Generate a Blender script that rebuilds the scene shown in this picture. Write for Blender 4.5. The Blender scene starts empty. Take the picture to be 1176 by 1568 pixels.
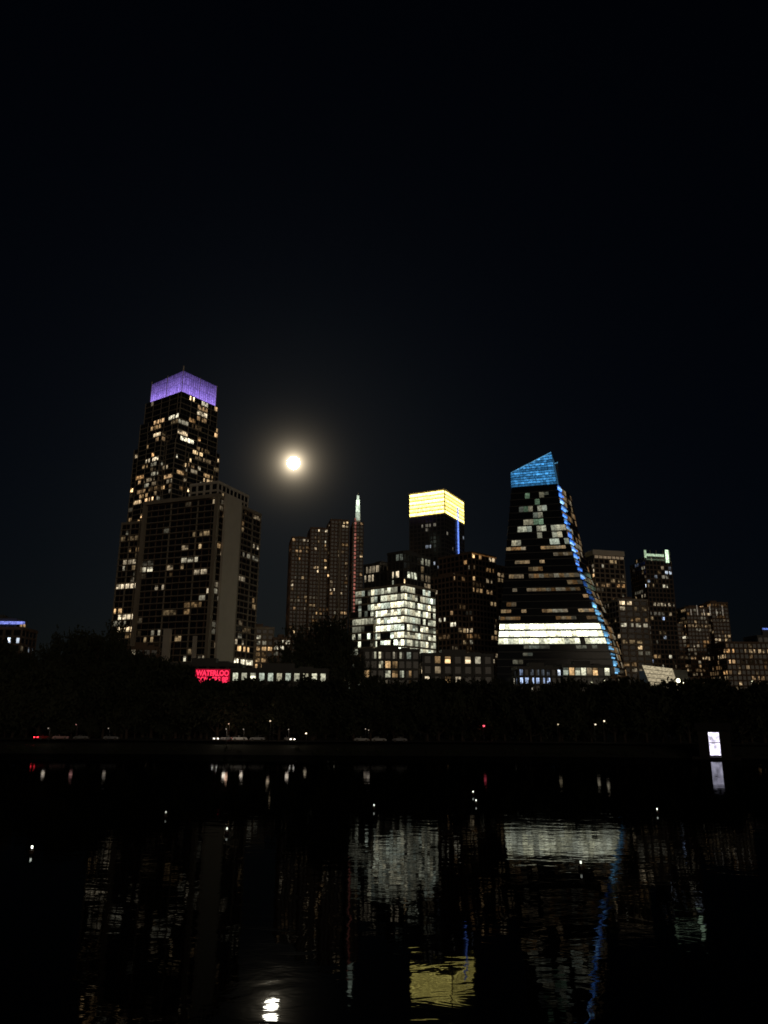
import bpy, math, random
from mathutils import Vector, Matrix, noise
random.seed(7)
sc = bpy.context.scene
sc.view_settings.view_transform = 'Standard'
sc.view_settings.look = 'None'
sc.view_settings.exposure = 0

# ------------------------------------------------------------ materials
def new_mat(name):
    m = bpy.data.materials.new(name); m.use_nodes = True
    nt = m.node_tree; nt.nodes.clear()
    out = nt.nodes.new('ShaderNodeOutputMaterial')
    return m, nt, out

def pbr(name, c1, c2=None, rough=0.8, scale=0.4, bump=0.0, metal=0.0):
    m, nt, out = new_mat(name)
    b = nt.nodes.new('ShaderNodeBsdfPrincipled')
    b.inputs['Roughness'].default_value = rough
    b.inputs['Metallic'].default_value = metal
    if c2 is None: c2 = tuple(v*0.6 for v in c1)
    tc = nt.nodes.new('ShaderNodeTexCoord')
    nz = nt.nodes.new('ShaderNodeTexNoise'); nz.inputs['Scale'].default_value = scale
    nz.inputs['Detail'].default_value = 6
    nt.links.new(tc.outputs['Object'], nz.inputs['Vector'])
    mx = nt.nodes.new('ShaderNodeMix'); mx.data_type = 'RGBA'
    mx.inputs[6].default_value = (*c1, 1); mx.inputs[7].default_value = (*c2, 1)
    nt.links.new(nz.outputs['Fac'], mx.inputs[0])
    nt.links.new(mx.outputs[2], b.inputs['Base Color'])
    nt.links.new(b.outputs[0], out.inputs[0])
    return m

def emit_attr(name):
    m, nt, out = new_mat(name)
    at = nt.nodes.new('ShaderNodeAttribute'); at.attribute_name = 'lit'
    tc = nt.nodes.new('ShaderNodeTexCoord')
    nz = nt.nodes.new('ShaderNodeTexNoise'); nz.inputs['Scale'].default_value = 0.9
    nz.inputs['Detail'].default_value = 3
    nt.links.new(tc.outputs['Object'], nz.inputs['Vector'])
    mr = nt.nodes.new('ShaderNodeMapRange')
    mr.inputs[1].default_value = 0.3; mr.inputs[2].default_value = 0.7
    mr.inputs[3].default_value = 0.35; mr.inputs[4].default_value = 1.45
    nt.links.new(nz.outputs['Fac'], mr.inputs[0])
    e = nt.nodes.new('ShaderNodeEmission')
    nt.links.new(at.outputs['Color'], e.inputs['Color'])
    nt.links.new(mr.outputs[0], e.inputs['Strength'])
    nt.links.new(e.outputs[0], out.inputs[0])
    m.cycles.emission_sampling = 'NONE'
    return m

def emit(name, c, s):
    m, nt, out = new_mat(name)
    e = nt.nodes.new('ShaderNodeEmission'); e.inputs[0].default_value = (*c, 1); e.inputs[1].default_value = s
    nt.links.new(e.outputs[0], out.inputs[0])
    m.cycles.emission_sampling = 'NONE'
    return m

M_CONC = pbr('weathered_concrete', (.38,.32,.25), (.22,.19,.15), .85, .15)
M_PALE = pbr('pale_stone', (.66,.6,.52), (.5,.45,.38), .8, .2)
M_DARK = pbr('dark_cladding', (.09,.085,.08), (.045,.045,.045), .6, .2)
M_BROWN = pbr('brown_brick', (.2,.13,.09), (.12,.08,.06), .9, .4)
M_GLASS = pbr('dark_glass', (.012,.014,.018), (.02,.02,.024), .12, .3)
M_LIT = emit_attr('lit_interior')
MATS = [M_CONC, M_PALE, M_DARK, M_BROWN, M_GLASS, M_LIT]
CONC, PALE, DARK, BROWN, GLASS, LIT = range(6)

# ------------------------------------------------------------ mesh builder
class MB:
    def __init__(s): s.v=[]; s.f=[]; s.m=[]; s.c=[]
    def quad(s, a,b,c,d, mat, col=(0,0,0)):
        i=len(s.v); s.v += [tuple(a),tuple(b),tuple(c),tuple(d)]
        s.f.append((i,i+1,i+2,i+3)); s.m.append(mat)
        s.c.append(col if isinstance(col, list) else [col]*4)
    def hexa(s, p, mat, col=(0,0,0)):
        for q in ((3,2,1,0),(4,5,6,7),(0,1,5,4),(1,2,6,5),(2,3,7,6),(3,0,4,7)):
            s.quad(p[q[0]],p[q[1]],p[q[2]],p[q[3]],mat,col)
    def box(s,x0,x1,y0,y1,z0,z1,mat,col=(0,0,0)):
        s.hexa([(x0,y0,z0),(x1,y0,z0),(x1,y1,z0),(x0,y1,z0),(x0,y0,z1),(x1,y0,z1),(x1,y1,z1),(x0,y1,z1)],mat,col)
    def beam(s,p,q,r,mat,col=(0,0,0),n=6,r2=None):
        p=Vector(p); q=Vector(q); d=(q-p).normalized(); r2=r if r2 is None else r2
        u=d.orthogonal().normalized(); w=d.cross(u)
        for k in range(n):
            a=2*math.pi*k/n; b=2*math.pi*(k+1)/n
            A=u*math.cos(a)+w*math.sin(a); B=u*math.cos(b)+w*math.sin(b)
            s.quad(p+A*r,p+B*r,q+B*r2,q+A*r2,mat,col)
    def make(s,name,loc=(0,0,0),rz=0,mats=None,parent=None):
        me=bpy.data.meshes.new(name); me.from_pydata(s.v,[],s.f)
        for m in (mats or MATS): me.materials.append(m)
        me.polygons.foreach_set('material_index', s.m)
        at=me.color_attributes.new('lit','FLOAT_COLOR','CORNER')
        flat=[]
        for c in s.c:
            for k in c: flat += [k[0],k[1],k[2],1.0]
        at.data.foreach_set('color', flat)
        ob=bpy.data.objects.new(name,me); sc.collection.objects.link(ob)
        ob.location=loc; ob.rotation_euler=(0,0,math.radians(rz))
        if parent: ob.parent=parent
        return ob

WARM=[(1,.70,.36),(1,.76,.46),(1,.62,.28),(1,.82,.55),(.95,.86,.62)]
OFFICE=[(.98,1,.74),(1,.97,.7),(.9,1,.8),(1,.92,.62)]
ORANGE=[(1,.55,.22),(1,.62,.3),(1,.7,.38)]
COOL=[(.75,.85,1),(.5,.65,1),(1,.9,.7)]

def style(**k):
    d=dict(fh=3.3,bw=4.0,wf=.72,sill=.7,head=.5,slab=.35,pier=.25,p=.15,pal=WARM,s=.55,wall=CONC,trim=CONC,
           cl=1.8,litfn=None,panes=2,sd=random.random()*100,piermod=1,pw=.22,run=.45,sig=1.05)
    d.update(k); return d

def facade(mb,o,d,n,W,z0,z1,st):
    o=Vector(o); d=Vector(d); n=Vector(n)
    def P(s_,out,z):
        q=o+d*s_+n*out; return (q.x,q.y,z)
    def fb(s0,s1,o0,o1,za,zb,mat,col=(0,0,0)):
        mb.hexa([P(s0,o1,za),P(s1,o1,za),P(s1,o0,za),P(s0,o0,za),P(s0,o1,zb),P(s1,o1,zb),P(s1,o0,zb),P(s0,o0,zb)],mat,col)
    fh=st['fh']; nf=max(1,int((z1-z0)/fh)); fh=(z1-z0)/nf
    nb=max(1,round(W/st['bw'])); bw=W/nb
    sd=st['sd']+n.x*7+n.y*13
    for f in range(nf):
        zf=z0+f*fh
        if st['slab']>0: fb(-.05,W+.05,.0,st['slab'],zf-.2,zf+.2,st['trim'])
        frow=random.choice((.45,.8,1,1.2,1.9))
        prev=False; col=st['pal'][0]; base=.5
        for b in range(nb):
            wf=st['wf']*random.uniform(.82,1.05) if st['panes']>1 else st['wf']
            s0=b*bw+bw*(1-wf)/2; s1=(b+1)*bw-bw*(1-wf)/2
            za=zf+st['sill']; zb=zf+fh-st['head']
            nn=noise.noise(Vector((b*.30+sd,f*.38,sd)))
            p=st['p']*frow*max(0,1+st['cl']*nn*2.2)*.72
            k=1.0; cont=st['run']
            if st['litfn']:
                r=st['litfn'](b/nb,zf,n)
                if r is not None: p,k=r; cont=0
            lit=random.random()<(max(p,cont) if prev else p)
            if lit and not (prev and cont):
                col=random.choice(st['pal']); base=min(3.8,math.exp(random.gauss(-.5,st['sig'])))
            prev=lit
            if not lit:
                mb.quad(P(s0,.04,za),P(s1,.04,za),P(s1,.04,zb),P(s0,.04,zb),GLASS); continue
            inten=k*st['s']*(base if cont else min(1.9,math.exp(random.gauss(-.2,.45))))*random.uniform(.6,1.15)
            np_=st['panes']; w=(s1-s0)/np_
            skip=random.randrange(np_) if (np_>1 and random.random()<.3) else -1
            for q in range(np_):
                a=s0+q*w+.05; c=s0+(q+1)*w-.05
                if q==skip:
                    mb.quad(P(a,.04,za),P(c,.04,za),P(c,.04,zb),P(a,.04,zb),GLASS); continue
                zt=zb; zl=za; j=inten*random.uniform(.45,1.25)
                rr=random.random()
                if rr<.25: zt=zb-(zb-za)*random.uniform(.3,.6)
                elif rr<.4: zl=za+(zb-za)*random.uniform(.2,.5)
                if zt<zb: mb.quad(P(a,.04,zt),P(c,.04,zt),P(c,.04,zb),P(a,.04,zb),LIT,tuple(x*j*.2 for x in col))
                if zl>za: mb.quad(P(a,.04,za),P(c,.04,za),P(c,.04,zl),P(a,.04,zl),LIT,tuple(x*j*.3 for x in col))
                bot=tuple(x*j*.65 for x in col); top=tuple(x*j*1.15 for x in col)
                mb.quad(P(a,.04,zl),P(c,.04,zl),P(c,.04,zt),P(a,.04,zt),LIT,[bot,bot,top,top])
    if st['pier']>0:
        for b in range(0,nb+1,st['piermod']):
            x=b*bw
            fb(x-st['pw'],x+st['pw'],.0,st['pier']+.012,z0,z1,st['trim'])

def volume(mb,x0,x1,y0,y1,z0,z1,st,roof=True):
    mb.box(x0,x1,y0,y1,z0,z1,st['wall'])
    facade(mb,(x0,y0),(1,0),(0,-1),x1-x0,z0,z1,st)
    facade(mb,(x0,y1),(0,-1),(-1,0),y1-y0,z0,z1,st)
    facade(mb,(x1,y0),(0,1),(1,0),y1-y0,z0,z1,st)
    facade(mb,(x1,y1),(-1,0),(0,1),x1-x0,z0,z1,st)
    if roof:
        t=.45
        for (a,b,c,d) in ((x0-t,x1+t,y0-t,y0),(x0-t,x1+t,y1,y1+t),(x0-t,x0,y0,y1),(x1,x1+t,y0,y1)):
            mb.box(a,b,c,d,z1-.3,z1+1.1,st['trim'])
        wx=x1-x0; wy=y1-y0
        mb.box(x0+wx*.3,x0+wx*.65,y0+wy*.3,y0+wy*.7,z1,z1+3.2,st['wall'])
        mb.box(x0+wx*.7,x0+wx*.85,y0+wy*.2,y0+wy*.5,z1,z1+1.9,st['wall'])

G=8.0
# ------------------------------------------------------------ 1. tall tower with violet lantern crown
mb=MB()
st=style(fh=3.8,bw=3.2,p=.27,s=.9,slab=.6,wall=DARK,trim=CONC,pier=.3,piermod=3,wf=.95,run=.64,cl=2.4,pal=WARM+ORANGE)
volume(mb,-5,38,-4,44,G,205,st,False)
volume(mb,-3,36,-2.5,42,205,226,dict(st,sd=31),False)
volume(mb,-1.5,35,-1.5,40,226,244,dict(st,p=.16,sd=55),False)
volume(mb,5,30,-7.5,-4.2,G,196,dict(st,p=.36,sd=12),False)
volume(mb,-8.5,-5.2,8,34,G,212,dict(st,p=.36,sd=19),False)
def violet(o,d,W,zb0,zt0,zb1,zt1):
    o=Vector(o); d=Vector(d); n=16
    for i in range(n):
        a=i/n; b=(i+.88)/n
        for (u,v,kk) in ((0,.42,1.0),(.43,.78,.55),(.79,1,.28)):
            def z(t,h): return (zb0+(zb1-zb0)*t)*(1-h)+(zt0+(zt1-zt0)*t)*h
            p=[o+d*W*a,o+d*W*b]
            j=random.uniform(.8,1.15)*kk
            lo=(.44*j,.28*j,1.05*j); hi=(.22*j,.14*j,.58*j)
            mb.quad((p[0].x,p[0].y,z(a,u)),(p[1].x,p[1].y,z(b,u)),(p[1].x,p[1].y,z(b,v)),(p[0].x,p[0].y,z(a,v)),LIT,[lo,lo,hi,hi])
violet((0,0),(1,0),34,245,262,245,262)
violet((0,37),(0,-1),37,245,260,245,262)
violet((34,0),(0,1),37,245,262,245,260)
violet((34,37),(-1,0),34,245,260,245,260)
mb.box(.6,33.4,.6,36.4,244,258,DARK)
for (x,y) in ((0,0),(34,0),(34,37),(0,37),(17,0),(0,18)):
    mb.beam((x,y,244),(x,y,264 if (x+y)<1 else 262.6),.28,PALE)
mb.beam((0,0,262),(0,0,266),.5,PALE)
mb.make('skyscraper_with_violet_crown',(-154,520,0),55)

# ------------------------------------------------------------ 2. front condominium slab
mb=MB()
st=style(fh=3.35,bw=4.3,wf=.92,p=.17,s=.5,slab=1.1,pier=.5,piermod=4,wall=BROWN,trim=CONC,sill=.25,run=.5,pw=.35)
volume(mb,0,42,0,48,G,121,st,False)
volume(mb,4,36,48,67,G,113,dict(st,bw=3.4,p=.36,sd=8,piermod=2),True)
mb.box(-2.2,-.0,-.6,48.5,121,123,CONC); mb.box(-2.0,-.1,46.5,48.6,G,121,CONC); mb.box(-2.0,-.1,-.6,1.4,G,121,CONC)
mb.box(0,42.5,-.6,48.5,121,122.6,CONC)
mb.box(3,18,-2.6,-1.2,G-2,123.5,PALE)
mb.box(19.4,20.4,-1.8,-1.2,G,122,CONC)
volume(mb,4,34,4,22,122.6,131,style(fh=4,bw=4,p=.15,s=1.4,wall=PALE,trim=PALE,sd=3))
mb.box(-4,-2.2,22,26,G,52,PALE); mb.box(-3.4,-2.2,6,8,G,48,PALE)
mb.make('condominium_tower',(-87.8,380,0),68)

# ------------------------------------------------------------ 3. ribbed residential towers in the middle
mb=MB()
st=style(fh=3.1,bw=3.0,wf=.7,p=.26,s=.46,slab=.2,pier=.6,piermod=2,wall=BROWN,trim=BROWN,pal=ORANGE+WARM,pw=.4,run=.35)
volume(mb,0,17,0,24,G,150,st)
volume(mb,15,32,-4,20,G,158,dict(st,sd=77))
volume(mb,31,46,-8,16,G,165,dict(st,sd=27))
for x in (5,22,38): mb.box(x,x+1.2,-9.2 if x>30 else (-5 if x>20 else -1),-1 if x<10 else (-4 if x<30 else -8),G,150+x*.35,CONC)
mb.make('ribbed_condo_tower',(-76,600,0),12)

mb=MB()
volume(mb,0,9,0,22,G,168,style(fh=3.1,bw=3,p=.12,s=.4,wall=DARK,trim=BROWN,pal=ORANGE,sd=5),False)
for i in range(34):
    z=60+i*3.3; j=random.uniform(.5,1.3)
    mb.box(1.4,2.8,-.9,-.3,z,z+2.0,LIT,(.36*j,.12*j,.09*j))
mb.box(2.5,6.5,2,6,168,176,PALE)
for i,(w,h0,h1,k) in enumerate(((1.7,170,177,.5),(1.5,177.4,183,1.1),(1.3,183.4,188,1.8),(.9,188.3,192,.9))):
    mb.box(4.2-w,4.2+w,2-w,2+w,h0,h1,LIT,(.85*k,1.0*k,.78*k))
mb.beam((4.2,2,192),(4.2,2,196),.25,PALE,r2=.05)
mb.make('tower_with_lit_spire',(-26.5,615,0),8)

# ------------------------------------------------------------ 4. brightly lit stepped office
mb=MB()
def off(u,z,n):
    if n.x<0:
        if z<24: return (.4,1.2)
        if u<.28: return (.4,.7)
        if z>66: return (.88,1.0)
        return (.96,3.0)
    if n.y<0: return (.86,1.2)
    return (.5,.5)
st=style(fh=3.9,bw=2.4,wf=.97,p=.85,s=1.0,slab=.5,pier=.12,wall=CONC,trim=CONC,pal=OFFICE,panes=1,sill=.75,head=.3,litfn=off,piermod=4,pw=.1)
volume(mb,0,28.5,0,35.7,G,78,st)
volume(mb,-2,28.5,20,38,G,66,dict(st,sd=3,litfn=None,p=.6,s=.7),False)
s5=style(fh=3.9,bw=3,wf=.85,p=.45,s=.5,wall=DARK,trim=DARK,pal=OFFICE+WARM,slab=.4,run=.6)
volume(mb,3,28,3,14,78,97,s5); volume(mb,6,26,14,22,78,88,dict(s5,sd=8)); volume(mb,5,24,22,33.5,78,93,dict(s5,sd=9))
mb.make('stepped_office_building',(11.3,400,0),50)

# ------------------------------------------------------------ 5. tower with yellow crown
mb=MB()
volume(mb,0,48,0,36,G,190,style(fh=4,bw=4,p=.03,s=.4,wall=DARK,trim=DARK,slab=.15,pal=COOL),False)
def yellow(o,d,n,W,k):
    o=Vector(o);d=Vector(d);n=Vector(n)
    rows=6; z0=190.5; z1=213; h=(z1-z0)/rows
    for r in range(rows):
        nseg=10
        for i in range(nseg):
            a=o+d*W*(i/nseg)+n*.5; b=o+d*W*((i+1)/nseg)+n*.5
            j=k*random.uniform(.9,1.1)*(1.5 if r in (3,0,5) else .9)
            c=(4.6*j,3.8*j,1.05*j)
            c2=(3.2*j,2.6*j,.6*j)
            mb.quad((a.x,a.y,z0+r*h+.12),(b.x,b.y,z0+r*h+.12),(b.x,b.y,z0+(r+1)*h-1.1),(a.x,a.y,z0+(r+1)*h-1.1),LIT,[c2,c2,c,c])
yellow((0,0),(1,0),(0,-1),48,.7); yellow((0,36),(0,-1),(-1,0),36,1.0)
yellow((48,0),(0,1),(1,0),36,.8); yellow((48,36),(-1,0),(0,1),48,.8)
mb.box(0,48,0,36,190,212.6,LIT,(.60,.42,.10))
mb.box(-.9,48.9,-.9,36.9,213,213.8,PALE)
mb.box(-.6,48.6,-.6,-.1,188.8,190.3,PALE)
for (x,y) in ((0,-.6),(48,-.6),(-.6,36)): mb.beam((x,y,189),(x,y,213),.4,CONC)
mb.box(29.6,31.8,-1.3,-.7,148,203,LIT,(.2,.38,1.3))
mb.make('skyscraper_with_yellow_crown',(56.2,667,0),62)

# ------------------------------------------------------------ 6. darker blocks
mb=MB()
st=style(fh=3.7,bw=3.6,p=.26,s=.55,wall=BROWN,trim=BROWN,pal=WARM+ORANGE,cl=2.8)
volume(mb,0,24,0,30,G,113,st); volume(mb,24,40,2,28,G,108,dict(st,sd=4))
volume(mb,-8,0,6,34,G,98,dict(st,sd=6,p=.2))
mb.box(-.6,24.6,-.7,-.5,112.4,113.2,LIT,(.09,.04,.012))
mb.make('brown_apartment_block',(58,480,0),42)
mb=MB()
volume(mb,0,26,0,20,G,104,style(fh=3.6,bw=3.6,p=.2,s=.5,wall=DARK,trim=DARK,pal=OFFICE+WARM,cl=2.2))
mb.make('dark_office_block',(36,505,0),20)

# ------------------------------------------------------------ 7. sail shaped tower
mb=MB()
CZ=[(8,131,422),(36,129,422),(50.5,125.7,422),(69,119.7,422),(91,111.9,422),(107,108.4,422),(123,105.2,422),(143,102.6,422),(163,100.6,422)]
LZ=[(8,63,430),(47,65.6,430),(143,77.2,430),(152,78.2,430),(163,79,430)]
def lerpz(T,z):
    for (a,b) in zip(T,T[1:]):
        if z<=b[0]:
            t=max(0,(z-a[0])/(b[0]-a[0])); return Vector((a[1]+(b[1]-a[1])*t, a[2]+(b[2]-a[2])*t))
    return Vector(T[-1][1:])
def poly(z):
    L=lerpz(LZ,z); C=lerpz(CZ,z); R=C+Vector((15,26)); B=L+Vector((6,30))
    return [L,C,R,B]
fh=4.1; z=8.0; fl=0
while z<143:
    z2=min(z+fh,143.5); p0=poly(z); p1=poly(z2)
    for k in range(4):
        a0=p0[k]; b0=p0[(k+1)%4]; dd=(b0-a0).normalized(); nn=Vector((dd.y,-dd.x))*.35
        A=[a0-nn*.5,b0-nn*.5,b0+nn,a0+nn]
        mb.hexa([(A[3].x,A[3].y,z-.2),(A[2].x,A[2].y,z-.2),(A[1].x,A[1].y,z-.2),(A[0].x,A[0].y,z-.2),
                 (A[3].x,A[3].y,z+.2),(A[2].x,A[2].y,z+.2),(A[1].x,A[1].y,z+.2),(A[0].x,A[0].y,z+.2)],DARK if k==0 else BROWN)
        W=(b0-a0).length; nb=max(4,round(W/2.9))
        a1=p1[k]; b1=p1[(k+1)%4]
        fr=random.random(); runlit=False
        hsel=random.choice(((.4,.4),(1.4,.4),(1.8,.5)))
        for i in range(nb):
            u0=(i+.02)/nb; u1=(i+.98)/nb
            P0=a0.lerp(b0,u0); P1=a0.lerp(b0,u1); P2=a1.lerp(b1,u1); P3=a1.lerp(b1,u0)
            um=(u0+u1)/2; pl=.012; s=.35; pal=OFFICE
            h0,h1=.35,.35; cont=.0
            if k==0:
                h0,h1=hsel
                if 45<z<60: pl=.97 if fl%3!=1 else .85; s=3.2 if fl%3!=1 else 1.5; h0,h1=.4,.6; pal=[(1,1,.72),(1,.98,.66),(.97,1,.76)]
                elif 117<z<137 and .3<um<.7: pl=.6; s=.26; pal=OFFICE+[(.5,.8,.5)]; cont=.5; h0,h1=.4,.4
                elif 106<z<116: pl=.5; s=.4; cont=.6; h0,h1=.4,.4
                elif z>104: pl=.14; s=.1; cont=.4
                elif 60<=z<104:
                    pl=.16 if fr<.5 else .03; cont=.76; s=.13 if fr>.2 else .3; pal=WARM+ORANGE
                elif z<=45: pl=.08; cont=.6; s=.1
            elif k==1: pl=.3; s=.2; pal=WARM+ORANGE; cont=.6
            else: pl=.12; s=.4
            def lp(Pb,Pt,t): return (Pb.x+(Pt.x-Pb.x)*t,Pb.y+(Pt.y-Pb.y)*t,z+(z2-z)*t)
            t0=h0/fh; t1=1-h1/fh
            q=(lp(P0,P3,t0),lp(P1,P2,t0),lp(P1,P2,t1),lp(P0,P3,t1))
            if random.random()<(max(pl,cont) if runlit else pl):
                runlit=True
                c=random.choice(pal); j=s*random.uniform(.4,1.35)
                mb.quad(*q,LIT,[tuple(x*j*.7 for x in c)]*2+[tuple(x*j*1.1 for x in c)]*2)
            else: mb.quad(*q,GLASS); runlit=False
        mb.quad((a0.x-nn.x*.3,a0.y-nn.y*.3,z),(b0.x-nn.x*.3,b0.y-nn.y*.3,z),(b1.x-nn.x*.3,b1.y-nn.y*.3,z2),(a1.x-nn.x*.3,a1.y-nn.y*.3,z2),GLASS)
    if z>18:
        C0=p0[1]; d=Vector((15,26)).normalized(); nn=Vector((d.y,-d.x))
        dx=(p1[1]-p0[1])
        for (w0,w1,zz0,zz1,kk) in ((-.6,5.5,.4,1.2,1.6),(.2,9.5,1.5,2.3,.9),(.8,8,2.6,3.3,.5)):
            if random.random()<.15: continue
            if 72<z<84: kk*=.2
            j=kk*random.uniform(.5,1.3)*(1.1 if z>60 else .75)
            w1*=random.uniform(.6,1.25)
            a=C0+d*w0+nn*.6+dx*(zz0/fh); b=C0+d*w1+nn*.6+dx*(zz0/fh)
            cc=(.08*j,.28*j,1.0*j) if random.random()<.65 else (.3*j,.6*j,1.0*j)
            if z<70: cc=(.22*j,.6*j,1.0*j)
            mb.hexa([(a.x,a.y,z+zz0),(b.x,b.y,z+zz0),(b.x-nn.x*.4,b.y-nn.y*.4,z+zz0),(a.x-nn.x*.4,a.y-nn.y*.4,z+zz0),
                     (a.x,a.y,z+zz1),(b.x,b.y,z+zz1),(b.x-nn.x*.4,b.y-nn.y*.4,z+zz1),(a.x-nn.x*.4,a.y-nn.y*.4,z+zz1)],LIT,cc)
    z=z2; fl+=1
    if z2>=143.5-.01: break
p=poly(143.5); L,C,R0,B=p
mb.quad((L.x,L.y,143.5),(C.x,C.y,143.5),(R0.x,R0.y,143.5),(B.x,B.y,143.5),DARK)
R=C+Vector((3.2,7)); B=L+Vector((3,9))
def crown_face(A,Bp,za,zb,k,lean=0):
    d=(Bp-A); W=d.length; dn=d.normalized(); nn=Vector((dn.y,-dn.x))*.3
    n=14; nr=13
    def X(u,zz):
        t=(zz-143)/20
        return A+d*u+nn+Vector((lean*t*u,0))
    for r in range(nr):
        z0=143.2+r*1.55; z1=z0+1.15
        for i in range(n):
            u0=(i+.02)/n; u1=(i+.98)/n
            top=za+(zb-za)*(u0+u1)/2
            if z0>top: continue
            zz1=min(z1,top)
            j=k*random.uniform(.55,1.3)*(1.0 if r%3 else .5)
            if random.random()<.12: j*=1.6
            a=X(u0,z0); b=X(u1,z0); c=X(u1,zz1); e=X(u0,zz1)
            mb.quad((a.x,a.y,z0),(b.x,b.y,z0),(c.x,c.y,zz1),(e.x,e.y,zz1),LIT,(.07*j,.36*j,.80*j))
    a=A; b=Bp; c=X(1,zb)-nn; e=A
    mb.quad((a.x,a.y,143),(b.x,b.y,143),(c.x,c.y,zb),(e.x,e.y,za),DARK)
    mb.beam((e.x,e.y,za),(c.x,c.y,zb),.3,LIT,(.1,.3,.5))
crown_face(L,C,152.5,163,.8,-2.2); crown_face(R,B,159,152,.3); crown_face(B,L,152,152.5,.5)
mb.quad((C.x,C.y,143.5),(R.x,R.y,143.5),(R.x-2,R.y,159),(C.x-2.2,C.y,163),LIT,(.02,.07,.13))
mb.make('sail_shaped_skyscraper')

# ------------------------------------------------------------ 8. right-hand cluster
mb=MB()
st=style(fh=3.4,bw=4,p=.3,s=.4,wall=BROWN,trim=CONC,pal=WARM+ORANGE)
volume(mb,0,24,0,22,G,118,st,False)
mb.box(-.6,24.6,-.6,22.6,121,124.5,PALE); mb.box(1,23,1,21,118,121,DARK)
for i in range(7): mb.box(1+i*3.4,3.6+i*3.4,-.1,.3,118.6,120.4,LIT,(.18,.13,.08))
mb.make('cream_hotel_tower',(150,520,0),14)
mb=MB()
volume(mb,0,22,0,22,G,125,style(fh=3.5,bw=3.2,p=.26,s=.42,wall=DARK,trim=BROWN,pal=WARM+COOL,sd=6),False)
volume(mb,3,19,3,19,125,129,style(fh=3.5,bw=3.2,p=.2,s=.4,wall=DARK,trim=DARK),False)
mb.box(-.5,16,-.7,-.2,128.5,130.3,LIT,(.45,.6,.4)); mb.box(17.5,20,-.8,-.2,124,134,LIT,(1.1,1.5,1))
mb.box(-.5,1,-.8,-.2,127,133,LIT,(.4,.55,.35)); mb.box(1,17.5,-.7,-.3,125.5,126.3,LIT,(.08,.11,.07))
for x in (-.2,5,10,16,21.5): mb.beam((x,.2,125),(x,.2,133.5),.25,CONC)
mb.make('tower_with_green_lit_roof',(201,560,0),12)
mb=MB()
volume(mb,0,19,0,20,G,78,style(fh=3.2,bw=4.4,p=.24,s=.4,wall=BROWN,trim=CONC,slab=.8,sd=2))
mb.make('concrete_apartment_tower',(143,450,0),10)
mb=MB()
st=style(fh=3.1,bw=2.8,p=.5,s=.4,wall=BROWN,trim=BROWN,pal=ORANGE+WARM,cl=1.2,run=.3)
volume(mb,0,20,0,22,G,94,st); volume(mb,20,34,-3,20,G,98,dict(st,sd=4)); volume(mb,-7,0,4,18,G,82,dict(st,sd=9),False)
for i in range(6): mb.box(2+i*5.4,2.5+i*5.4,-3.5,-3.1,88,96 if i%2 else 93,LIT,(.22,.19,.15))
mb.make('lit_apartment_tower',(245,600,0),6)
mb=MB()
volume(mb,0,90,0,26,G,59,style(fh=3.6,bw=3.2,p=.75,s=.4,wall=BROWN,trim=BROWN,pal=ORANGE,cl=.9))
volume(mb,26,70,4,22,59,64,style(fh=3.6,bw=4,p=.1,s=.3,wall=DARK,trim=DARK))
mb.box(30,38,3,3.6,69,70,LIT,(.15,.25,.8)); mb.box(30,38,3.6,6,64,70,DARK)
mb.make('long_orange_lit_building',(237,520,0),3)
mb=MB()
for i in range(9):
    z0=i*1.9; j=.5+.06*i
    mb.hexa([(8-i*.75,0,9+z0*1.15),(22-i*.5,0,9+z0*1.05),(22-i*.5,.5,9+z0*1.05),(8-i*.75,.5,9+z0*1.15),
             (8-(i+.86)*.75,0,9+(z0+1.62)*1.15),(22-(i+.86)*.5,0,9+(z0+1.62)*1.05),(22-(i+.86)*.5,.5,9+(z0+1.62)*1.05),(8-(i+.86)*.75,.5,9+(z0+1.62)*1.15)],LIT,(.5*j,.42*j,.27*j))
mb.box(6,26,1,16,G,26,DARK)
mb.make('illuminated_canopy_building',(136,400,8),4)

# ------------------------------------------------------------ low rises
def low(name,X,Y,a,vols,mats=None):
    mb=MB()
    for (x0,x1,y0,y1,z1,st) in vols: volume(mb,x0,x1,y0,y1,G-3,z1,st)
    if name=='lakeside_hotel': mb.box(3,33,-.9,-.5,50.2,51.5,LIT,(.25,.3,.9))
    mb.make(name,(X,Y,0),a)
low('lakeside_hotel',-202,350,4,[(0,32,0,18,48,style(p=.5,s=.5,fh=3.4,pal=COOL+WARM,wall=DARK,trim=BROWN)),(6,28,2,14,52,style(p=.1,s=.3,wall=DARK,trim=DARK))])
low('low_rise_apartments',-97,430,14,[(0,16,0,14,50,style(p=.5,s=.7,fh=3.2,bw=3.4,pal=WARM,wall=BROWN,trim=BROWN)),(17,34,2,16,58,style(p=.5,s=.7,fh=3.2,bw=3.4,sd=5,wall=BROWN,trim=CONC)),(34,44,0,12,52,style(p=.5,s=.7,fh=3.2,bw=3.4,sd=50,wall=BROWN,trim=BROWN))])
low('low_rise_apartments',-130,330,12,[(0,14,0,12,34,style(p=.4,s=.5,bw=3.2,wall=BROWN,trim=BROWN)),(15,30,1,14,38,style(p=.4,s=.5,bw=3.2,sd=8,wall=BROWN,trim=BROWN))])
def top(zlo,pp,k):
    return lambda u,z,n: (pp,k) if z>zlo else (.04,.5)
low('low_office_building',-9,350,5,[(0,26,0,16,39,style(p=.4,s=.6,fh=4,bw=3.4,pal=OFFICE+WARM,litfn=top(22,.55,1.2),wall=DARK,trim=DARK)),
    (27,60,-4,14,37,style(fh=4.4,bw=4.6,s=.9,wf=.55,pal=WARM,litfn=top(20,.34,1.3),wall=DARK,trim=DARK,panes=1,sill=1))])
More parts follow.
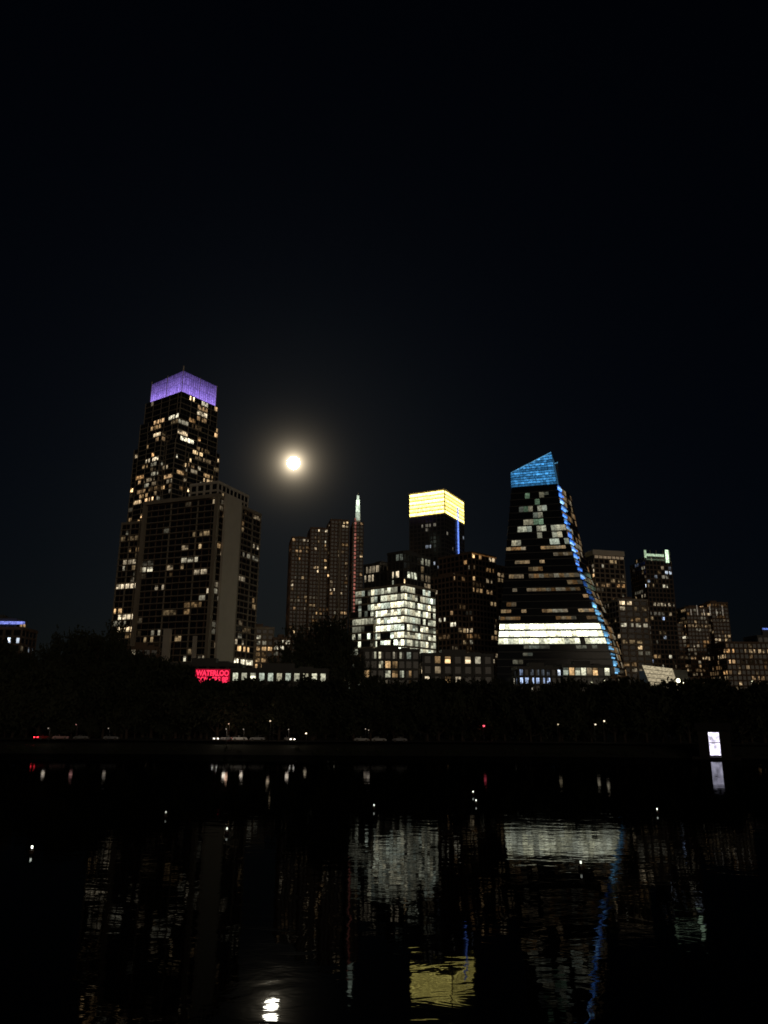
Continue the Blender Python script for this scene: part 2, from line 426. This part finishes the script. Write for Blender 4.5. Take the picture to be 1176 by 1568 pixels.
low('low_office_building',-60,300,3,[(0,38,0,12,27,style(fh=4.6,bw=3.6,wf=.6,s=1.0,pal=OFFICE,litfn=top(19,.85,1.1),wall=DARK,trim=DARK,panes=1,sill=1.6,head=.9))])
low('low_office_building',68,380,3,[(0,22,0,14,33,style(fh=3.6,bw=2.8,wf=.6,s=.5,pal=COOL,p=.6,wall=DARK,trim=DARK)),
    (22,46,-2,12,34,style(fh=4.2,bw=3,wf=.86,s=1.0,pal=OFFICE+WARM,litfn=top(28,.95,1.2),wall=DARK,trim=DARK,panes=1))])
low('low_rise_apartments',112,410,8,[(0,20,0,14,30,style(p=.35,s=.4,bw=3,wall=BROWN,trim=BROWN)),(52,80,0,14,28,style(p=.35,s=.4,bw=3,wall=BROWN,trim=BROWN))])
low('low_rise_apartments',-40,470,8,[(0,30,0,14,46,style(p=.3,s=.4,bw=3,wall=BROWN,trim=BROWN))])
low('boat_club_building',-86,302,0,[(0,28,0,14,29,style(p=.0,wall=DARK,trim=DARK,run=0))])

sign=bpy.data.objects.new('red_led_sign',None); sc.collection.objects.link(sign); sign.location=(-67.4,300.5,24.8)
mb=MB(); mb.box(-7.0,7.0,0,.5,-2.9,2.9,DARK); mb.box(-6.8,6.8,-.03,-.01,-2.7,2.7,LIT,(.3,.004,.02)); mb.make('board',parent=sign)
M_RED=emit('red_led',(1,.03,.09),1.5)
for (txt,zz) in (('WATERLOO',.2),('ROWERS 88',-2.35)):
    c=bpy.data.curves.new('letters','FONT'); c.body=txt; c.size=2.9; c.extrude=.03; c.offset=.1; c.align_x='CENTER'; c.materials.append(M_RED)
    o=bpy.data.objects.new('letters',c); sc.collection.objects.link(o); o.parent=sign
    o.rotation_euler=(math.radians(90),0,0); o.location=(0,-.1,zz); o.scale=(.8,1,1)

# ------------------------------------------------------------ ground and water
M_GROUND=pbr('grass_and_soil',(.028,.032,.018),(.016,.016,.012),.95,.3)
xs=[-4000,-1500,-600]+[-400+i*20 for i in range(41)]+[600,1500,4000]
ys=[200,208,213,216,219,222,226,232,240,255,275,300,340,420,600,1000,2500,9000]
def shore(x): return noise.noise(Vector((x*.012,0,3)))*5
def gz(x,y):
    sh=shore(x)
    yy=y-sh if y<300 else y
    T=[(200,-3),(214,-.4),(219,1.2),(225,2.5),(240,3),(300,8),(9000,8)]
    for a,b in zip(T,T[1:]):
        if yy<=b[0]:
            t=max(0,(yy-a[0])/(b[0]-a[0])); zz=a[1]+(b[1]-a[1])*t; break
    else: zz=8
    return zz+noise.noise(Vector((x*.05,y*.05,0)))*.35*(1 if 200<y<400 else 0)
vs=[(x,y,gz(x,y)) for y in ys for x in xs]; n=len(xs)
fs=[(j*n+i,j*n+i+1,(j+1)*n+i+1,(j+1)*n+i) for j in range(len(ys)-1) for i in range(n-1)]
me=bpy.data.meshes.new('ground'); me.from_pydata(vs,[],fs); me.materials.append(M_GROUND)
sc.collection.objects.link(bpy.data.objects.new('ground',me))
M_ASPH=pbr('asphalt',(.05,.05,.05),(.035,.035,.035),.9,2)
def ribbon(name,y0,y1,off,mat):
    X=[-300+i*10 for i in range(61)]
    v=[]
    for x in X:
        s=shore(x)
        v+= [(x,y0+s,3.0+off),(x,y1+s,3.0+off)]
    f=[(2*i,2*i+2,2*i+3,2*i+1) for i in range(60)]
    me=bpy.data.meshes.new(name); me.from_pydata(v,[],f); me.materials.append(mat)
    sc.collection.objects.link(bpy.data.objects.new(name,me))
ribbon('road',224.5,233,.25,M_ASPH)
M_STONE=pbr('kerb_stone',(.12,.11,.1),None,.9,2)
ribbon('kerb',224.1,224.5,.37,M_STONE)

m,nt,out=new_mat('lake_water')
b=nt.nodes.new('ShaderNodeBsdfDiffuse'); b.inputs['Color'].default_value=(.0008,.001,.0012,1)
gl=nt.nodes.new('ShaderNodeBsdfGlossy'); gl.inputs['Color'].default_value=(.25,.26,.27,1); gl.inputs['Roughness'].default_value=.025
fr=nt.nodes.new('ShaderNodeFresnel'); fr.inputs['IOR'].default_value=1.33
ms=nt.nodes.new('ShaderNodeMixShader')
tc=nt.nodes.new('ShaderNodeTexCoord'); mp=nt.nodes.new('ShaderNodeMapping'); mp.inputs['Scale'].default_value=(.3,.55,1)
n1=nt.nodes.new('ShaderNodeTexNoise'); n1.inputs['Scale'].default_value=1.0; n1.inputs['Detail'].default_value=3; n1.inputs['Distortion'].default_value=.6
bp=nt.nodes.new('ShaderNodeBump'); bp.inputs['Strength'].default_value=1; bp.inputs['Distance'].default_value=.014
nt.links.new(tc.outputs['Object'],mp.inputs[0]); nt.links.new(mp.outputs[0],n1.inputs['Vector'])
nt.links.new(n1.outputs['Fac'],bp.inputs['Height']); nt.links.new(bp.outputs[0],gl.inputs['Normal'])
nt.links.new(fr.outputs[0],ms.inputs[0]); nt.links.new(b.outputs[0],ms.inputs[1]); nt.links.new(gl.outputs[0],ms.inputs[2])
nt.links.new(ms.outputs[0],out.inputs[0])
me=bpy.data.meshes.new('lake_water'); me.from_pydata([(-3000,-800,0),(3000,-800,0),(3000,260,0),(-3000,260,0)],[],[(0,1,2,3)]); me.materials.append(m)
sc.collection.objects.link(bpy.data.objects.new('lake_water',me))

# ------------------------------------------------------------ trees
M_LEAF=pbr('foliage',(.045,.05,.025),(.018,.022,.01),.9,.7); M_BARK=pbr('bark',(.08,.06,.045),None,.95,2)
def tree_mesh(i,dens=1400,lf=(.008,.02),low=.2,norm=False):
    rnd=random.Random(i*11+3); mb=MB(); cl=[]
    h=.42
    mb.beam((0,0,-.08),(.01,0,h),.028,1,r2=.016,n=7)
    for k in range(12):
        a=rnd.uniform(0,6.28); z0=rnd.uniform(low,.42); L=rnd.uniform(.22,.42)
        el=rnd.uniform(.2 if low<.1 else .35,1.2)
        p=Vector((.005,0,z0)); q=p+Vector((math.cos(a)*math.cos(el),math.sin(a)*math.cos(el),math.sin(el)))*L
        mb.beam(p,q,.011,1,r2=.005,n=5); cl.append((q,rnd.uniform(.08,.15)))
        for s in range(4):
            w=q+Vector((rnd.gauss(0,.1),rnd.gauss(0,.1),rnd.uniform(0,.16)))
            mb.beam(q,w,.005,1,r2=.0015,n=4); cl.append((w,rnd.uniform(.05,.1)))
    for _ in range(dens):
        c,r=rnd.choice(cl)
        d=Vector((rnd.gauss(0,1),rnd.gauss(0,1),rnd.gauss(0,.8)))
        p=c+d*r*.6
        s=rnd.uniform(*lf); u=Vector((rnd.gauss(0,1),rnd.gauss(0,1),rnd.gauss(0,1))).normalized(); w=u.orthogonal().normalized()
        mb.quad(p-u*s-w*s*.5,p+u*s-w*s*.5,p+u*s+w*s*.5,p-u*s+w*s*.5,0)
    if norm:
        zs=sorted(v[2] for v in mb.v); k=1/zs[int(len(zs)*.97)]
        mb.v=[(v[0],v[1],v[2]*k) for v in mb.v]
    ob=mb.make('tmp',mats=[M_LEAF,M_BARK]); me=ob.data; bpy.data.objects.remove(ob); return me
TM=[tree_mesh(i,d) for i,d in enumerate((2200,1900,1500,2500,900))]
TD=[tree_mesh(i+20,3000,(.015,.034),.06,True) for i in range(3)]
TB=[tree_mesh(i+40,3600,(.009,.02),.1,True) for i in range(3)]
grove=bpy.data.objects.new('lakeside_tree_line',None); sc.collection.objects.link(grove)
def tree(x,y,h,parent=grove,w=1.0,pool=None):
    o=bpy.data.objects.new('tree' if parent is None else 'tree_line_tree',random.choice(pool or TM)); sc.collection.objects.link(o)
    o.location=(x,y,gz(x,y)-.2); o.rotation_euler=(0,0,random.uniform(0,6.28)); ww=h*random.uniform(.85,1.25)*w
    o.scale=(ww,ww,h); o.parent=parent
for row,(y0,hh,pool,st_) in enumerate(((239,16.2,TD,(3.0,5)),(246,16,TD,(3.2,5.5)),(241,7,TD,(3,5)),(272,14.5,TM,(6,10)),(290,12,TM,(6,10)))):
    x=-200
    while x<200:
        h=hh*random.uniform(.85,1.1)
        wedge=-77*(y0/300)-3<x<-53*(y0/300)+3
        if x<-62-(row*3) and hh>10 and not wedge: h*=1.25
        if wedge and hh>10: h=random.uniform(15.9,16.5) if y0<260 else 12
        tree(x+random.uniform(-2,2),y0+shore(x)+random.uniform(-2,4),h,pool=pool,w=1.15 if wedge else 1); x+=random.uniform(*st_)
for i in range(24): tree(random.uniform(-200,-105),random.uniform(290,318),random.uniform(22,30),pool=TB,w=.8)
for x,y,h in ((-124,296,32),(-113,300,35),(-106,292,30),(-98,305,25),(-90,306,23)): tree(x,y,h,None,.65,TB)
for x,y,h in ((-37,322,30),(-31,326,36),(-26,330,42),(-19,322,34),(-12,325,28),(-45,325,24)): tree(x,y,h,None,.6,TB)
for i in range(30): tree(random.uniform(50,230),random.uniform(340,375),random.uniform(9,14.5))
for i in range(16): tree(random.uniform(-8,60),random.uniform(325,342),random.uniform(11,17),pool=TM+TB)

mb=MB(); rnd=random.Random(5)
for i in range(150):
    cx=rnd.uniform(-190,200); s=shore(cx); cy=217+s+rnd.uniform(-1,2); cz=gz(cx,cy); R=rnd.uniform(.3,.8)
    for k in range(45):
        p=Vector((cx+rnd.gauss(0,R),cy+rnd.gauss(0,R*.6),cz+abs(rnd.gauss(0,R*.7))))
        sz=rnd.uniform(.1,.25); u=Vector((rnd.gauss(0,1),rnd.gauss(0,1),rnd.gauss(0,1))).normalized(); w=u.orthogonal().normalized()
        mb.quad(p-u*sz-w*sz*.5,p+u*sz-w*sz*.5,p+u*sz+w*sz*.5,p-u*sz+w*sz*.5,0)
mb.make('bank_shrubs',mats=[M_LEAF])

# ------------------------------------------------------------ street lamps
M_POLE=pbr('painted_steel',(.05,.05,.05),None,.5,3)
def lamp(x,y,h=5.5,col=(1,.85,.6),e=120,s=9,z=None,r=.24):
    z=gz(x,y) if z is None else z
    mb=MB(); mb.beam((0,0,-.3),(0,0,h),.09,0,r2=.06); mb.beam((0,0,h),(0,-1.0,h+.35),.05,0)
    mb.box(-.22,.22,-1.5,-.8,h+.28,h+.42,0)
    n=8
    for i in range(n):
        for j in range(4):
            def S(a,b): return (r*math.cos(a)*math.cos(b),-1.15+r*math.sin(a)*math.cos(b),h+.1+r*math.sin(b))
            a0=2*math.pi*i/n;a1=2*math.pi*(i+1)/n;b0=-math.pi/2+math.pi*j/4;b1=b0+math.pi/4
            mb.quad(S(a0,b0),S(a1,b0),S(a1,b1),S(a0,b1),1)
    o=mb.make('street_lamp',(x,y,z),mats=[M_POLE,emit('lamp_glass',col,s)])
    if e>0:
        l=bpy.data.lights.new('lamp_light','POINT'); l.energy=e; l.color=col; l.shadow_soft_size=.5
        lo=bpy.data.objects.new('lamp_light',l); sc.collection.objects.link(lo); lo.parent=o; lo.location=(0,-1.15,h-.5)
for (x,y,h,c,e,s,r) in ((30.6,234,5,(1,.1,.15),6,2,.35),(53,234,5.5,(1,.8,.5),5,.7,.25),(64,233,5.5,(1,.85,.6),10,1.2,.3),(67,234,6.5,(1,.85,.6),8,1.5,.3),
    (-33,234,11,(1,.75,.45),12,.8,.25),(-33.5,231,6,(1,.75,.5),22,1,.25),(-22,224,3,(1,.8,.55),10,2.5,.25),(-46,232,5,(1,.6,.4),70,.7,.2),
    (-92,233,4.5,(1,.45,.4),15,.5,.15),(137,292,7,(1,.85,.55),20,3,.35),(-5,230,4,(1,.8,.6),8,.5,.15)):
    lamp(x,y,h,c,e,s,r=r)
for (x,y,h,s,r) in ((152,392,20,5,1.1),(156,396,18,4,1.3),(168,396,19,3,.9),(171,396,19,4,.8),(192,396,20,1,.5),(140,394,16,1,.5),(108,372,19,1,.5)):
    lamp(x,y,h,(1,.95,.62),300,s,r=r)

# ------------------------------------------------------------ cars
M_TYRE=pbr('tyre',(.02,.02,.02),None,.9,3); M_CARG=pbr('car_glass',(.01,.01,.012),None,.1,3)
M_HEAD=emit('headlight',(1,.92,.8),8); M_TAIL=emit('tail_light',(1,.03,.05),9)
def car(x,y,rz,col,head=False,tail=False):
    paint=pbr('car_paint',col,tuple(c*.9 for c in col),.3,1,metal=.2)
    mb=MB()
    prof=[(-2.2,.35,.86),(-2.15,.75,.88),(-1.9,.95,.88),(-1.1,1.0,.9),(1.0,.98,.9),(1.9,.85,.87),(2.2,.62,.8),(2.22,.35,.8)]
    for (a,b) in zip(prof,prof[1:]):
        mb.quad((a[0],-a[2],a[1]),(b[0],-b[2],b[1]),(b[0],b[2],b[1]),(a[0],a[2],a[1]),0)
        for s in (-1,1): mb.quad((a[0],s*a[2],.3),(b[0],s*b[2],.3),(b[0],s*b[2],b[1]),(a[0],s*a[2],a[1]),0)
    cab=[(-1.75,.97,.8),(-1.15,1.42,.64),(.15,1.46,.64),(.95,.99,.78)]
    for i,(a,b) in enumerate(zip(cab,cab[1:])):
        mb.quad((a[0],-a[2],a[1]),(b[0],-b[2],b[1]),(b[0],b[2],b[1]),(a[0],a[2],a[1]),0 if i==1 else 2)
        for s in (-1,1): mb.quad((a[0],s*a[2],.96),(b[0],s*b[2],.96),(b[0],s*b[2],b[1]),(a[0],s*a[2],a[1]),2)
    for s in (-1,1):
        mb.box(-.35,-.25,s*.76-.02,s*.76+.02,.96,1.42,0)
        mb.box(2.18,2.26,s*.6-.18,s*.6+.18,.55,.72,3 if head else 2)
        mb.box(-2.27,-2.16,s*.62-.2,s*.62+.2,.62,.82,4 if tail else 1)
        for wx in (-1.35,1.35):
            mb.beam((wx,s*.92,.33),(wx,s*.72,.33),.33,1,n=12); mb.beam((wx,s*.93,.33),(wx,s*.92,.33),.001,5,r2=.33,n=12); mb.beam((wx,s*.935,.33),(wx,s*.93,.33),.001,5,r2=.18,n=10)
    o=mb.make('parked_car',(x,y,3.3),rz,mats=[paint,M_TYRE,M_CARG,M_HEAD,M_TAIL,M_STONE])
    return o
def ry(x,off=0): return 226+shore(x)+off
for (x,off,rz,c,h,t) in ((-99,0,70,(.5,.05,.05),0,1),(-93.5,0,8,(.5,.3,.3),0,0),(-88,1,185,(.3,.3,.3),0,0),(-79,0,0,(.3,.3,.32),0,0),(-115,1,5,(.1,.1,.12),0,0),
    (-49,0,-65,(.75,.75,.75),1,0),(-45.6,0,-110,(.6,.6,.62),0,1),(-41.5,0,5,(.8,.8,.78),0,0),(-36.5,1,180,(.5,.5,.5),0,0),(-27,0,-60,(.8,.8,.75),1,0),(-6,0,0,(.4,.4,.4),0,0),(-1,0,3,(.3,.3,.3),0,0),(5,0,180,(.2,.2,.22),0,0)):
    car(x,ry(x,off),rz,c,h,t)
for x,e in ((-96,30),(-79,12),(-45,80),(-40,50),(-27,50),(-4,12)):
    lamp(x,ry(x,-2.2),4.2,(1,.82,.65),e,.5,r=.14)

# ------------------------------------------------------------ boathouse with glowing doorway
mb=MB()
mb.box(-6,6,-1,7,.0,.6,0); mb.box(-4,-1.4,0,6,.6,7.6,0); mb.box(1.4,4,0,6,.6,7.6,0); mb.box(-1.4,1.4,3.0,6,.6,7.6,0)
mb.box(-1.35,1.35,2.9,2.95,.9,6.9,2,(1.5,1.4,1.75))
mb.quad((-4.6,-.8,7.5),(4.6,-.8,7.5),(4.6,3,9.4),(-4.6,3,9.4),0); mb.quad((-4.6,3,9.4),(4.6,3,9.4),(4.6,6.8,7.5),(-4.6,6.8,7.5),0)
mb.box(-1.4,1.4,-.05,.0,4.2,4.4,0)
mb.make('floating_boathouse',(89.5,209,0),-22,mats=[pbr('dark_timber',(.03,.025,.02),None,.9,1),M_BROWN,M_LIT])

# ------------------------------------------------------------ buoys with lamps
M_BUOY=pbr('buoy_plastic',(.06,.03,.02),None,.5,3)
for (x,y,s) in ((-30,69,4),(-15.5,80,1.2),(-1,100,1.2),(13.5,117,2),(12.6,106,1.6),(34,98,2),(15.8,64,1.2),(-25,92,.6)):
    mb=MB(); mb.beam((0,0,-.3),(0,0,.25),.22,0,n=12); mb.beam((0,0,.25),(0,0,.35),.22,0,n=12,r2=.05); mb.beam((0,0,.3),(0,0,.5),.03,0)
    mb.beam((0,0,.4),(0,0,.62),.08,1,n=8)
    mb.beam((0,0,.62),(0,0,.7),.09,0,n=8,r2=.01)
    mb.make('lit_buoy',(x,y,0),mats=[M_BUOY,emit('buoy_lamp',(.95,1,.85),s)])

# ------------------------------------------------------------ moon, sky
cam_loc=Vector((0,0,12)); md=Vector((-.1224,.949,.3217)).normalized()
bpy.ops.mesh.primitive_uv_sphere_add(segments=48,ring_count=24,radius=32,location=cam_loc+md*4000)
moon=bpy.context.object; moon.name='moon'
m,nt,out=new_mat('moon_surface'); e=nt.nodes.new('ShaderNodeEmission'); tc=nt.nodes.new('ShaderNodeTexCoord'); nz=nt.nodes.new('ShaderNodeTexNoise'); nz.inputs['Scale'].default_value=.04
cr=nt.nodes.new('ShaderNodeValToRGB'); cr.color_ramp.elements[0].color=(.8,.72,.55,1); cr.color_ramp.elements[1].color=(1,.95,.8,1)
nt.links.new(tc.outputs['Object'],nz.inputs['Vector']); nt.links.new(nz.outputs['Fac'],cr.inputs[0]); nt.links.new(cr.outputs[0],e.inputs[0]); e.inputs[1].default_value=75; nt.links.new(e.outputs[0],out.inputs[0])
m.cycles.emission_sampling='NONE'
moon.data.materials.append(m)
for p_ in moon.data.polygons: p_.use_smooth=True

w=bpy.data.worlds.new('World'); sc.world=w; w.use_nodes=True; nt=w.node_tree; nt.nodes.clear()
out=nt.nodes.new('ShaderNodeOutputWorld')
sky=nt.nodes.new('ShaderNodeTexSky'); sky.sky_type='NISHITA'; sky.sun_disc=False
sky.sun_elevation=math.asin(md.z); sky.sun_rotation=math.atan2(md.x,md.y)
tint=nt.nodes.new('ShaderNodeMix'); tint.data_type='RGBA'; tint.blend_type='MULTIPLY'; tint.inputs[0].default_value=1; tint.inputs[7].default_value=(.48,.70,1.1,1)
nt.links.new(sky.outputs[0],tint.inputs[6])
bg=nt.nodes.new('ShaderNodeBackground'); bg.inputs[1].default_value=.00042; nt.links.new(tint.outputs[2],bg.inputs[0])
dot=nt.nodes.new('ShaderNodeVectorMath'); dot.operation='DOT_PRODUCT'; dot.inputs[1].default_value=md
tc=nt.nodes.new('ShaderNodeTexCoord'); nrm=nt.nodes.new('ShaderNodeVectorMath'); nrm.operation='NORMALIZE'
nt.links.new(tc.outputs['Generated'],nrm.inputs[0]); nt.links.new(nrm.outputs[0],dot.inputs[0])
def math_(op,a,b=None):
    n=nt.nodes.new('ShaderNodeMath'); n.operation=op
    for i,v in enumerate((a,b)):
        if v is None: continue
        if isinstance(v,(int,float)): n.inputs[i].default_value=v
        else: nt.links.new(v,n.inputs[i])
    return n.outputs[0]
cl=math_('MINIMUM',dot.outputs['Value'],.9999999); th=math_('ARCCOSINE',cl)
deg=math_('MULTIPLY',th,180/math.pi)
def ex(amp,s): return math_('MULTIPLY',math_('EXPONENT',math_('MULTIPLY',deg,-1/s)),amp)
glow=math_('ADD',math_('ADD',ex(4.4,.33),ex(.70,.82)),ex(.012,3.0))
bg2=nt.nodes.new('ShaderNodeBackground'); bg2.inputs[0].default_value=(1,.82,.56,1); nt.links.new(glow,bg2.inputs[1])
ad=nt.nodes.new('ShaderNodeAddShader'); nt.links.new(bg.outputs[0],ad.inputs[0]); nt.links.new(bg2.outputs[0],ad.inputs[1]); nt.links.new(ad.outputs[0],out.inputs[0])

# added fill lamp standing in for faint warm urban glow on the facades
l=bpy.data.lights.new('city_glow_fill','SUN'); l.energy=.22; l.angle=math.radians(40); l.color=(1,.82,.6)
so=bpy.data.objects.new('city_glow_fill',l); sc.collection.objects.link(so)
so.rotation_euler=Vector((.3,-.85,.09)).to_track_quat('Z','Y').to_euler()

# ------------------------------------------------------------ camera
cd=bpy.data.cameras.new('camera'); cam=bpy.data.objects.new('camera',cd); sc.collection.objects.link(cam); sc.camera=cam
cd.sensor_fit='HORIZONTAL'; cd.sensor_width=36; cd.lens=36*1136/1176; cd.clip_end=30000; cd.clip_start=.1
cd.dof.use_dof=True; cd.dof.focus_distance=30; cd.dof.aperture_fstop=.9
R=Matrix.Rotation(math.radians(105),4,'X')@Matrix.Rotation(math.radians(.4),4,'Z')
cam.matrix_world=Matrix.Translation(cam_loc)@R
